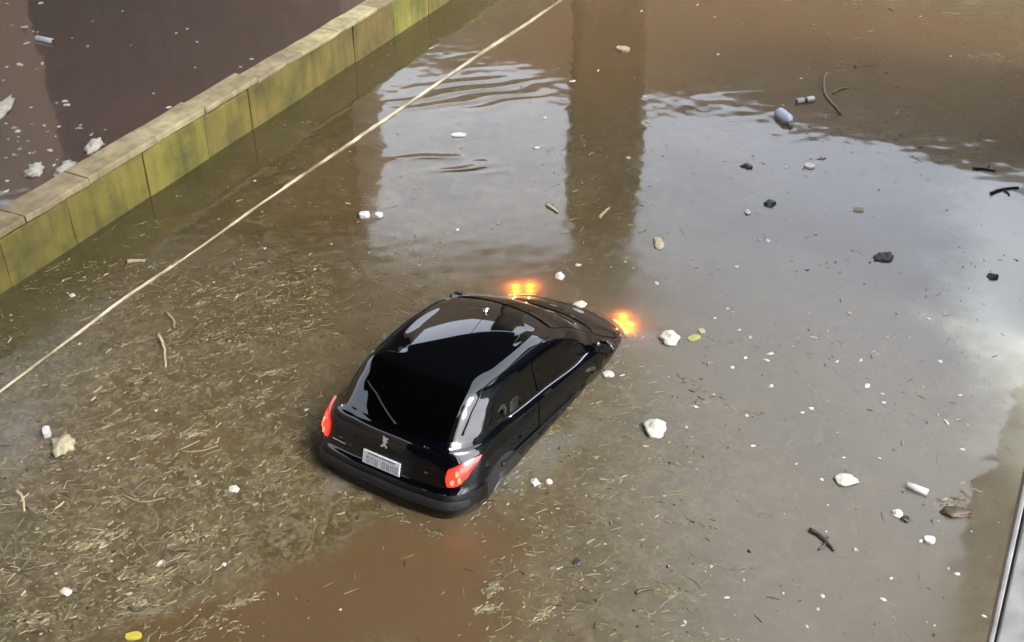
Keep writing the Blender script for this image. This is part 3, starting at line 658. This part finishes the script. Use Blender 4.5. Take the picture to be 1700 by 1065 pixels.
def stick(name, x0, y0, x1, y1, wpx, mat, label, cat, group=None, bend=.08, z=.004, taper=.6, forks=(), n=7):
    a, b = at(x0, y0), at(x1, y1); k = mpp((x0+x1)/2, (y0+y1)/2); r = wpx*k/2; d = b-a; sd = Vector((-d.y, d.x, 0))
    def chain(a, b, r0, r1, bd):
        d = b-a; sd = Vector((-d.y, d.x, 0)); m = 8
        pts = [a+d*(i/m)+sd*bd*math.sin(math.pi*i/m)+sd*.03*mnoise.noise(Vector((i*.9, x0*.1, y0*.1))) for i in range(m+1)]
        return tube_data([p-A0 for p in pts], [r0+(r1-r0)*i/m for i in range(m+1)], n)
    A0 = a.copy(); V, F = chain(a, b, r, r*taper, bend)
    for (t, dx, dy, rr) in forks:
        s = a+d*t; e = at(x0+(x1-x0)*t+dx, y0+(y1-y0)*t+dy); v2, f2 = chain(s, e, r*rr, r*rr*.5, .1); o = len(V); V = V+v2; F = F+[tuple(i+o for i in f) for f in f2]
    ob = mesh_obj(name, V, F, mat); ob.location = (A0.x, A0.y, z+r*.25); return tag(ob, label, cat, group)
def lathe(prof, n=14):
    V = []; F = []
    for (x, r) in prof:
        for k in range(n): V.append((x, r*math.cos(2*math.pi*k/n), r*math.sin(2*math.pi*k/n)))
    for i in range(len(prof)-1):
        for k in range(n): F.append((i*n+k, i*n+(k+1) % n, (i+1)*n+(k+1) % n, (i+1)*n+k))
    F.append(tuple(range(n))); F.append(tuple((len(prof)-1)*n+k for k in range(n))[::-1]); return V, F
def bottle(x0, y0, x1, y1, wpx, mat, capmat, label):
    a, b = at(x0, y0), at(x1, y1); L_ = (b-a).length; r = wpx*mpp(x0, y0)/2
    root = empty('plastic_bottle', a); root.rotation_euler = (0, R(-2), math.atan2((b-a).y, (b-a).x)); tag(root, label, 'bottle')
    V, F = lathe([(0, r*.75), (L_*.04, r*.98), (L_*.3, r), (L_*.33, r*.94), (L_*.62, r), (L_*.7, r*.97), (L_*.84, r*.45), (L_*.88, r*.36), (L_*.92, r*.36)]); o = mesh_obj('bottle_body', V, F, mat, root); o.location.z = r*.3
    V, F = lathe([(L_*.92, r*.42), (L_, r*.42)]); o = mesh_obj('cap', V, F, capmat, root, False); o.location.z = r*.3
def tubebit(name, x0, y0, x1, y1, wpx, label, cat, mat, band=None):
    a, b = at(x0, y0), at(x1, y1); L_ = (b-a).length; r = wpx*mpp(x0, y0)/2
    V, F = lathe([(0, r*.8), (L_*.02, r), (L_*.98, r), (L_, r*.8)], 12)
    if band:
        root = empty(name, a); root.rotation_euler.z = math.atan2((b-a).y, (b-a).x)
        o = mesh_obj('tube', V, F, mat, root); o.location.z = r*.4
        V, F = lathe([(L_*.4, r*1.05), (L_*.55, r*1.05)], 12); o = mesh_obj('band', V, F, band, root); o.location.z = r*.4
    else:
        root = mesh_obj(name, V, F, mat); root.location = (a.x, a.y, r*.4); root.rotation_euler.z = math.atan2((b-a).y, (b-a).x)
    return tag(root, label, cat)
def slab(name, px, py, wpx, hpx, mat, label, cat, ang=0.0, group=None, th=.02, seed=1):
    k = mpp(px, py); sx = wpx*k/2; sy = hpx*k/2/.6; n = 9; bm = bmesh.new()
    ring = []
    for i in range(n):
        t = 2*math.pi*i/n; f = 1+.22*mnoise.noise(Vector((math.cos(t)*2+seed, math.sin(t)*2, seed*1.7)))
        ring.append((sx*f*math.copysign(abs(math.cos(t))**.7, math.cos(t)), sy*f*math.copysign(abs(math.sin(t))**.7, math.sin(t))))
    lo = [bm.verts.new((x, y, -.01)) for x, y in ring]; hi = [bm.verts.new((x*.94, y*.94, th+.25*th*mnoise.noise(Vector((x*40, y*40, seed))))) for x, y in ring]
    c = bm.verts.new((0, 0, th*1.2))
    for i in range(n):
        j = (i+1) % n; bm.faces.new((lo[i], lo[j], hi[j], hi[i])); bm.faces.new((hi[i], hi[j], c))
    o = bm_obj(name, bm, mat); p = at(px, py); o.location = (p.x, p.y, .002); o.rotation_euler.z = ang; return tag(o, label, cat, group)

# foam and light chunks
lump('foam_chunk', 1086, 712, 38, 26, M['foam'], 'largest white foam chunk, floating right of the car', 'foam chunk', seed=1)
lump('foam_chunk', 1111, 562, 30, 20, M['foam'], 'cream white chunk floating just ahead of the right headlamp', 'foam chunk', seed=2)
lump('foam_chunk', 1403, 797, 35, 20, M['foam'], 'flat white foam chunk on the grey water right of the car', 'foam chunk', seed=3, zf=.25)
lump('foam_chunk', 104, 740, 34, 30, M['cream'], 'ragged cream foam clump beside a white square at the left', 'foam chunk', seed=4, rough=.6)
slab('polystyrene_square', 78, 720, 13, 13, M['white'], 'small white square of packaging near the left edge', 'packaging', .4, th=.05)
lump('foam_chunk', 888, 801, 15, 12, M['foam'], 'larger of two white lumps beside the car sill', 'foam chunk', seed=6, sub=2)
lump('foam_chunk', 911, 800, 12, 10, M['foam'], 'smaller of two white lumps beside the car sill', 'foam chunk', seed=7, sub=2)
lump('foam_chunk', 1010, 622, 20, 11, M['foam'], 'white scrap touching the front wing of the car', 'foam chunk', seed=8, sub=2)
lump('foam_chunk', 929, 459, 16, 11, M['foam'], 'white lump between the two headlamps, ahead of the bonnet', 'foam chunk', seed=9, sub=2)
lump('foam_chunk', 388, 813, 20, 10, M['foam'], 'white flake alone in brown water left of the rear bumper', 'foam chunk', seed=10, sub=2)
lump('foam_chunk', 109, 983, 18, 12, M['foam'], 'white lump among straw in the lower left corner', 'foam chunk', seed=11, sub=2)
slab('carton_scrap', 605, 358, 19, 9, M['white'], 'white carton scrap at the edge of the left sky reflection', 'carton', .1, th=.04, seed=3)
slab('carton_scrap', 629, 358, 13, 8, M['white'], 'short white scrap just right of the white carton scrap', 'carton', -.2, th=.03, seed=4)
slab('paper_scrap', 761, 224, 24, 8, M['white'], 'flat white strip in the left sky reflection', 'paper', .15, th=.015, seed=5)
slab('paper_scrap', 1344, 276, 18, 10, M['white'], 'white flake on the grey water at upper right', 'paper', -.4, th=.02, seed=6)
slab('paper_scrap', 1425, 348, 17, 8, M['cream'], 'dull pale flake afloat on the grey water', 'paper', .0, th=.01, seed=7)
lump('foam_chunk', 1093, 404, 17, 20, M['cream'], 'cream lump right of the mirrored pier', 'foam chunk', seed=12, sub=2)
lump('foam_chunk', 1240, 352, 10, 8, M['foam'], 'tiny white lump beside a dark clod', 'foam chunk', seed=13, sub=2)
slab('packaging_scrap', 1034, 82, 24, 11, M['cream'], 'pale scrap on the reddish mirrored pier near the top', 'packaging', -.5, th=.03, seed=8)
lump('foam_chunk', 1490, 853, 18, 12, M['foam'], 'white lump below the floating white tube', 'foam chunk', seed=14, sub=2)
slab('packaging_scrap', 1543, 897, 18, 9, M['white'], 'short white bar near the brown clod', 'packaging', -.35, th=.02, seed=9)
lump('foam_chunk', 4, 182, 24, 30, M['foam'], 'large whitish foam mass at the left edge beyond the wall', 'foam chunk', seed=15, rough=.5)
lump('foam_chunk', 110, 285, 32, 22, M['foam'], 'white foam heap close behind the wall coping', 'foam chunk', seed=16, rough=.6)
lump('foam_chunk', 157, 243, 20, 24, M['foam'], 'upright white scrap behind the wall coping', 'foam chunk', seed=17, rough=.5)
lump('foam_chunk', 57, 284, 26, 18, M['foam'], 'white foam patch left of the heap behind the wall', 'foam chunk', seed=18, rough=.6)
lump('foam_chunk', 963, 507, 24, 9, M['foam'], 'white reflection on the drowned bonnet, modelled as a lump', 'foam chunk', seed=21, sub=2, z=.012)  # stands in for a white reflection on the bonnet
# bottles and tubes
bottle(1293, 190, 1313, 208, 20, M['bluewhite'], M['white'], 'bluish white bottle floating at upper right')
tubebit('plastic_tube', 1322, 170, 1351, 166, 10, 'white tube with a dark band near the bluish bottle', 'tube', M['white'], M['darkgrey'])
tubebit('plastic_tube', 1505, 807, 1540, 820, 12, 'plain white tube floating on the grey water at lower right', 'tube', M['white'])
tubebit('plastic_tube', 61, 65, 89, 71, 9, 'pinkish white tube floating beyond the wall', 'tube', M['white'])
# sticks
stick('stick', 262, 556, 275, 610, 6, M['pale_straw'], 'long pale stick left of the car pointing up the frame', 'stick', bend=.05)
stick('stick', 276, 520, 290, 546, 6, M['straw'], 'short tan stick above the long pale stick', 'stick')
stick('stick', 212, 435, 241, 434, 8, M['pale_straw'], 'short flat stick between the rope and the wall', 'stick', bend=.02)
stick('stick', 908, 341, 926, 353, 7, M['pale_straw'], 'pale stick at the left side of the mirrored pier', 'stick', bend=.02)
stick('stick', 995, 362, 1011, 346, 6, M['pale_straw'], 'pale stick inside the mirrored pier above the car', 'stick', bend=.02)
stick('stick', 28, 815, 40, 850, 6, M['pale_straw'], 'forked pale twig at the left edge below the white square', 'stick', forks=((.55, 14, -14, .7),))
stick('stick', 206, 824, 272, 828, 4.5, M['straw'], 'bent tan twig in the straw below the rope', 'stick', bend=-.15, forks=((.75, 10, -16, .8), (.3, -16, -8, .7)))
stick('stick', 300, 750, 362, 740, 5, M['straw'], 'curved straw-coloured stick left of the rear bumper', 'stick', bend=-.12, forks=((.6, 14, -4, .6),))
stick('branch', 1344, 880, 1384, 915, 9, M['bark'], 'dark forked branch on the water at lower right', 'branch', forks=((.4, 16, -2, .6), (.65, -12, 10, .6)))
stick('branch', 1055, 985, 1085, 978, 6, M['bark'], 'short dark branch at the bottom right of the car', 'branch')
stick('branch', 1645, 322, 1690, 312, 6, M['bark'], 'thin dark branch at the right edge on pale water', 'branch', forks=((.5, 8, 8, .7),))
stick('branch', 1615, 280, 1652, 284, 6, M['bark'], 'small dark branch above the right edge branch', 'branch', forks=((.6, 6, -8, .7),))
stick('branch', 1395, 190, 1372, 122, 5, M['straw'], 'tan twig in the orange water at upper right', 'branch', forks=((.5, 25, -10, .7),))
# dark clods and leaf litter
lump('dark_clod', 1467, 427, 28, 11, M['darkgrey'], 'dark grey shoe-like clod on the grey water', 'clod', seed=31, rough=.5, ang=.3)
lump('dark_clod', 1278, 338, 18, 8, M['bark'], 'dark clod above a tiny white lump', 'clod', seed=32, rough=.5)
lump('dark_clod', 1240, 276, 17, 6, M['bark'], 'thin dark clod in the right sky reflection', 'clod', seed=33, rough=.5, ang=-.4)
lump('brown_clod', 1585, 851, 40, 15, M['brownlump'], 'half sunk brown clod near the dark band at right', 'clod', seed=34, rough=.5)
lump('dark_clod', 1648, 460, 17, 8, M['darkgrey'], 'dark scrap with pale top at the bright right edge', 'clod', seed=35, rough=.5)
lump('dark_clod', 1502, 862, 14, 9, M['bark'], 'dark clod touching a white lump below the tube', 'clod', seed=36, rough=.5)
lump('dark_clod', 958, 934, 14, 10, M['bark'], 'small black clod below the car at bottom centre', 'clod', seed=37, rough=.5)
slab('leaf', 1152, 561, 24, 9, M['leaf'], 'yellow-green leaf beside the chunk ahead of the headlamp', 'leaf', .5, th=.008, seed=12)
slab('leaf', 1165, 549, 11, 9, M['pale_straw'], 'small pale leaf touching the yellow-green leaf', 'leaf', .2, th=.008, seed=13)
slab('yellow_scrap', 222, 1056, 26, 10, M['yellow'], 'bright yellow scrap at the bottom edge left', 'packaging', .1, th=.01, seed=14)
# white flecks nobody can tell apart
FL = [(508, 680), (1347, 678), (1390, 718), (1322, 770), (1467, 668), (1302, 853), (1227, 548), (1187, 528), (1208, 512), (1154, 675), (1149, 725), (1185, 655), (1110, 625), (1420, 912), (1365, 990), (1340, 1040), (1300, 985),
      (760, 381), (828, 371), (950, 135), (993, 117), (1075, 203), (1043, 262), (1070, 160), (1065, 18), (1158, 8), (1187, 28), (1192, 90), (1578, 93), (1300, 175), (1330, 130), (1305, 277), (1308, 320), (432, 226), (418, 227), (440, 228),
      (423, 300), (378, 310), (365, 258), (633, 90), (392, 285), (550, 405), (440, 412), (515, 422), (140, 460), (120, 490), (105, 466), (132, 571), (75, 752), (180, 760), (325, 790), (330, 803), (185, 932), (265, 935), (93, 952), (372, 937), (120, 63), (40, 45), (55, 52), (20, 42),
      (5, 133), (33, 107), (70, 105), (108, 168), (30, 235), (10, 262), (75, 300), (12, 300), (95, 265), (255, 155), (280, 178), (332, 1012), (565, 1012), (412, 1040), (1005, 903), (1110, 940), (1180, 940), (1480, 960), (1440, 640), (1570, 700),
      (1275, 400), (1260, 398), (1593, 410), (1090, 470), (1180, 560), (1215, 610), (1240, 690), (1280, 640), (1390, 600), (1350, 560), (1510, 560), (1560, 600), (1610, 640), (1460, 760), (1250, 740), (905, 195), (890, 245), (1015, 443), (960, 440)]
FL += [(random.uniform(0, 200), random.uniform(205, 330)) for _ in range(46)] + [(random.uniform(0, 420), random.uniform(0, 210)) for _ in range(22)] + [(random.uniform(1130, 1640), random.uniform(440, 1050)) for _ in range(40)]
FL = [q for q in FL if not (334-.53*q[0] < q[1] < 505-.53*q[0] and q[0] < 700)]
fm = []
for q in range(8):
    bm = bmesh.new(); bmesh.ops.create_icosphere(bm, subdivisions=2 if q % 2 else 1, radius=1)
    for v in bm.verts: v.co = v.co*(1+.8*mnoise.noise(v.co*1.6+Vector((q*7, 3, 1)))); v.co.z *= .4
    me = bpy.data.meshes.new('white_fleck'); bm.to_mesh(me); bm.free(); me.materials.append((M['foam'], M['white'], M['cream'])[q % 3]); fm.append(me)
def fleck_region(x, y):
    if y < 350-.53*x: return 'tiny pale fleck floating beyond the mossy wall', 'pale flecks beyond the wall'
    if y < 640-.70*x: return 'tiny pale fleck floating between the wall and the rope', 'pale flecks between wall and rope'
    if x < 620: return 'tiny pale fleck among the straw left of the car', 'pale flecks left of the car'
    if y < 450: return ('tiny pale fleck on or near the mirrored pier', 'pale flecks around the mirrored pier') if x < 1110 else ('tiny pale fleck on the water at upper right', 'pale flecks at upper right')
    if y > 880: return 'tiny pale fleck on the water along the bottom edge', 'pale flecks along the bottom'
    return 'tiny pale fleck on the greyish water right of the car', 'pale flecks right of the car'
for i, (x, y) in enumerate(FL):
    o = bpy.data.objects.new('white_fleck', fm[i % 8]); col.objects.link(o); p = at(x, y); k = mpp(x, y)*random.choice((1.3, 1.6, 1.9, 2.3, 2.8, 3.6))
    o.location = (p.x, p.y, .003); a_ = random.uniform(.8, 1.9); o.scale = (k*a_, k*1.5/a_, k); o.rotation_euler.z = random.uniform(0, 3)
    lb, gp = fleck_region(x, y); tag(o, lb, 'litter', gp)

# ------------------------------------------------------------------ straw and leaf litter in the water: a mass nobody could count
cinv = car.matrix_basis.inverted()
def inside_car(p):
    q = cinv @ Vector((p[0], p[1], 0)); return -.02 < q.x < 3.75 and abs(q.y) < .82
dn = (wd.y, -wd.x)
def fbm(x, y, s, o=0.0):
    return mnoise.noise(Vector((x*s+o, y*s, o))) + .5*mnoise.noise(Vector((x*s*2.1, y*s*2.1+o, 3)))
# (pixel box, pieces per square metre of plane, size factor)
ZONES = [((-30, 430, 560, 780), 270, 1.0), ((-30, 760, 480, 1090), 420, .9), ((420, 600, 640, 860), 90, .8), ((480, 830, 820, 1090), 26, .9), ((760, 600, 1180, 1090), 190, .9), ((1100, 430, 1720, 1090), 45, .55),
         ((380, 400, 760, 620), 170, .9), ((1330, -20, 1720, 270), 26, 1.5), ((560, 100, 1100, 430), 8, 1.0), ((1050, 150, 1720, 440), 7, 1.0), ((0, 200, 700, 520), 24, 1.0), ((900, 240, 1080, 460), 45, 1.0), ((640, -20, 1300, 150), 3, 1.2),
         ((760, 860, 960, 1090), 160, 1.0), ((0, 880, 330, 1090), 420, 1.0)]
PV, PF, PM = [], [], []
def add_piece(c, ang, ln, w, bend, z, mi, tilt):
    b = len(PV); n = 4
    for i in range(n+1):
        t = i/n-.5; a = ang+bend*t; x = c[0]+math.cos(ang)*ln*t-math.sin(ang)*bend*ln*.5*(t*t); y = c[1]+math.sin(ang)*ln*t+math.cos(ang)*bend*ln*.5*(t*t)
        ww = w*(1-.7*abs(t)**1.5*2*.5); nx, ny = -math.sin(a)*ww, math.cos(a)*ww; zz = z+tilt*t*ln
        PV.extend(((x+nx, y+ny, zz), (x-nx, y-ny, zz), (x, y, zz+w*1.1)))
    for i in range(n):
        a = b+i*3; PF.extend(((a, a+3, a+5, a+2), (a+2, a+5, a+4, a+1), (a+1, a+4, a+3, a))); PM.extend((mi,)*3)
for (x0, y0, x1, y1), dens_, sf in ZONES:
    quad = [at(x0, y0), at(x1, y0), at(x1, y1), at(x0, y1)]
    ya, yb = quad[2].y, quad[0].y; area = abs(((quad[1]-quad[0]).length+(quad[2]-quad[3]).length)/2*(yb-ya)); cnt = int(area*dens_*3.4)
    for _ in range(cnt):
        y = random.uniform(ya, yb); f = (y-ya)/(yb-ya); xl = quad[3].x+(quad[0].x-quad[3].x)*f; xr = quad[2].x+(quad[1].x-quad[2].x)*f
        x = random.uniform(xl, xr)
        if (Vector((x, y, 0))-WALL_A).dot(wn_) < .1 or inside_car((x, y)): continue
        dnz = fbm(x, y, .9, 2.0)+.6*fbm(x, y, 2.7, 5.0)
        if dnz < random.uniform(-.75, .7): continue
        pxx, pyy = proj_px((x, y, 0))
        if 400 < pxx < 800 and pyy > 850+.12*(800-pxx) and random.random() < .8 and dens_ > 30: continue
        ln = sf*random.choice((.02, .026, .034, .04, .05, .07, .11, .17))*random.uniform(.7, 1.3); w = random.uniform(.0022, .0048)*(1.3 if ln < .06 else 1)
        if random.random() < .22: ln *= .5; w *= 2.6
        flow = .6*math.sin(x*.9+y*.5)+.2
        z = random.choice((.001, -.006, -.012, -.02, -.03, -.045))+random.uniform(-.004, .003)
        grey = x > 1.6 and y < 14
        mi = random.choices((0, 1, 2, 3), (.36, .12, .34, .18) if not grey else (.3, .1, .2, .4))[0]
        add_piece((x, y), flow+random.gauss(0, .75), ln, w, random.gauss(0, .5), z, mi, random.gauss(0, .05))
# litter trapped along the car's waterline
for _ in range(520):
    sdx = random.choices((0, 1, 2), (.55, .3, .15))[0]
    if sdx == 0: q = Vector((random.uniform(.1, 3.5), -.83-abs(random.gauss(0, .05)), 0))
    elif sdx == 1: q = Vector((-.03-abs(random.gauss(0, .05)), random.uniform(-.75, .75), 0))
    else: q = Vector((random.uniform(.1, 3.3), .84+abs(random.gauss(0, .05)), 0))
    ang0 = R(58.7)+(math.pi/2 if sdx == 1 else 0)
    w_ = car.matrix_basis @ q
    add_piece((w_.x, w_.y), ang0+random.gauss(0, .5), random.uniform(.01, .06), random.uniform(.002, .006), random.gauss(0, .5), random.uniform(-.006, .003), random.choices((0, 1, 2, 3), (.4, .2, .25, .15))[0], 0)
# drift rafts where the straw has matted together
for (px, py, el, wd2, cnt, an) in ((240, 728, .16, .06, 110, .1), (100, 745, .14, .08, 90, .3), (215, 1005, .22, .1, 160, .2), (320, 722, .12, .05, 70, .2), (70, 850, .2, .05, 90, -.3), (140, 905, .25, .07, 150, .3), (330, 890, .2, .05, 90, .2), (400, 1000, .18, .05, 90, .5),
        (250, 960, .3, .06, 150, .1), (60, 1030, .3, .1, 200, .1), (820, 975, .12, .05, 80, .9), (810, 1010, .1, .05, 60, .4), (900, 1020, .16, .04, 60, .7), (1430, 110, .4, .12, 60, .1), (1640, 95, .5, .25, 90, .2), (450, 620, .2, .05, 60, .1), (480, 470, .25, .05, 60, 0), (1585, 830, .25, .06, 60, .3)):
    c = at(px, py)
    for k in range(cnt):
        t = random.gauss(0, .5)*el; q = random.gauss(0, .5)*wd2
        add_piece((c.x+math.cos(an)*t-math.sin(an)*q, c.y+math.sin(an)*t+math.cos(an)*q+.5*t*t), an+random.gauss(0, .6), random.uniform(.015, .07), random.uniform(.0022, .0065), random.gauss(0, .6), random.uniform(-.004, .008), random.choices((0, 1, 2, 3), (.45, .25, .22, .08))[0], random.gauss(0, .06))
# drifts: short bits packed into aligned streaks
for _ in range(620):
    px, py = (random.uniform(-20, 520), random.uniform(480, 1080)) if random.random() < .75 else (random.uniform(760, 1250), random.uniform(620, 1080))
    if 400 < px < 800 and py > 840: continue
    c = at(px, py)
    if (c-WALL_A).dot(wn_) < .2 or inside_car(c): continue
    if py < 700-.66*px and px < 600: continue
    ang = .5*math.sin(c.x*.9+c.y*.5)+random.gauss(.1, .45); el = random.uniform(.06, .26); wd2 = el*random.uniform(.12, .35); zz = random.choice((0, -.008, -.015))
    for k in range(int(el*random.uniform(90, 200))):
        t = random.gauss(0, .5)*el; q = random.gauss(0, .5)*wd2
        x = c.x+math.cos(ang)*t-math.sin(ang)*q; y = c.y+math.sin(ang)*t+math.cos(ang)*q+.25*t*t/el
        if inside_car((x, y)): continue
        add_piece((x, y), ang+random.gauss(0, .5), random.uniform(.012, .05), random.uniform(.002, .0055), random.gauss(0, .8), zz+random.uniform(-.006, .004), random.choices((0, 1, 2, 3), (.45, .13, .32, .1))[0], random.gauss(0, .05))
st = mesh_obj('floating_straw', PV, PF, [M['straw'], M['pale_straw'], M['olive'], M['bark']], None, False)
st.data.polygons.foreach_set('material_index', PM); tag(st, 'straw, stalks and leaf litter drifting in the floodwater', 'straw', kind='stuff')
print('straw tris', len(PF)*2)
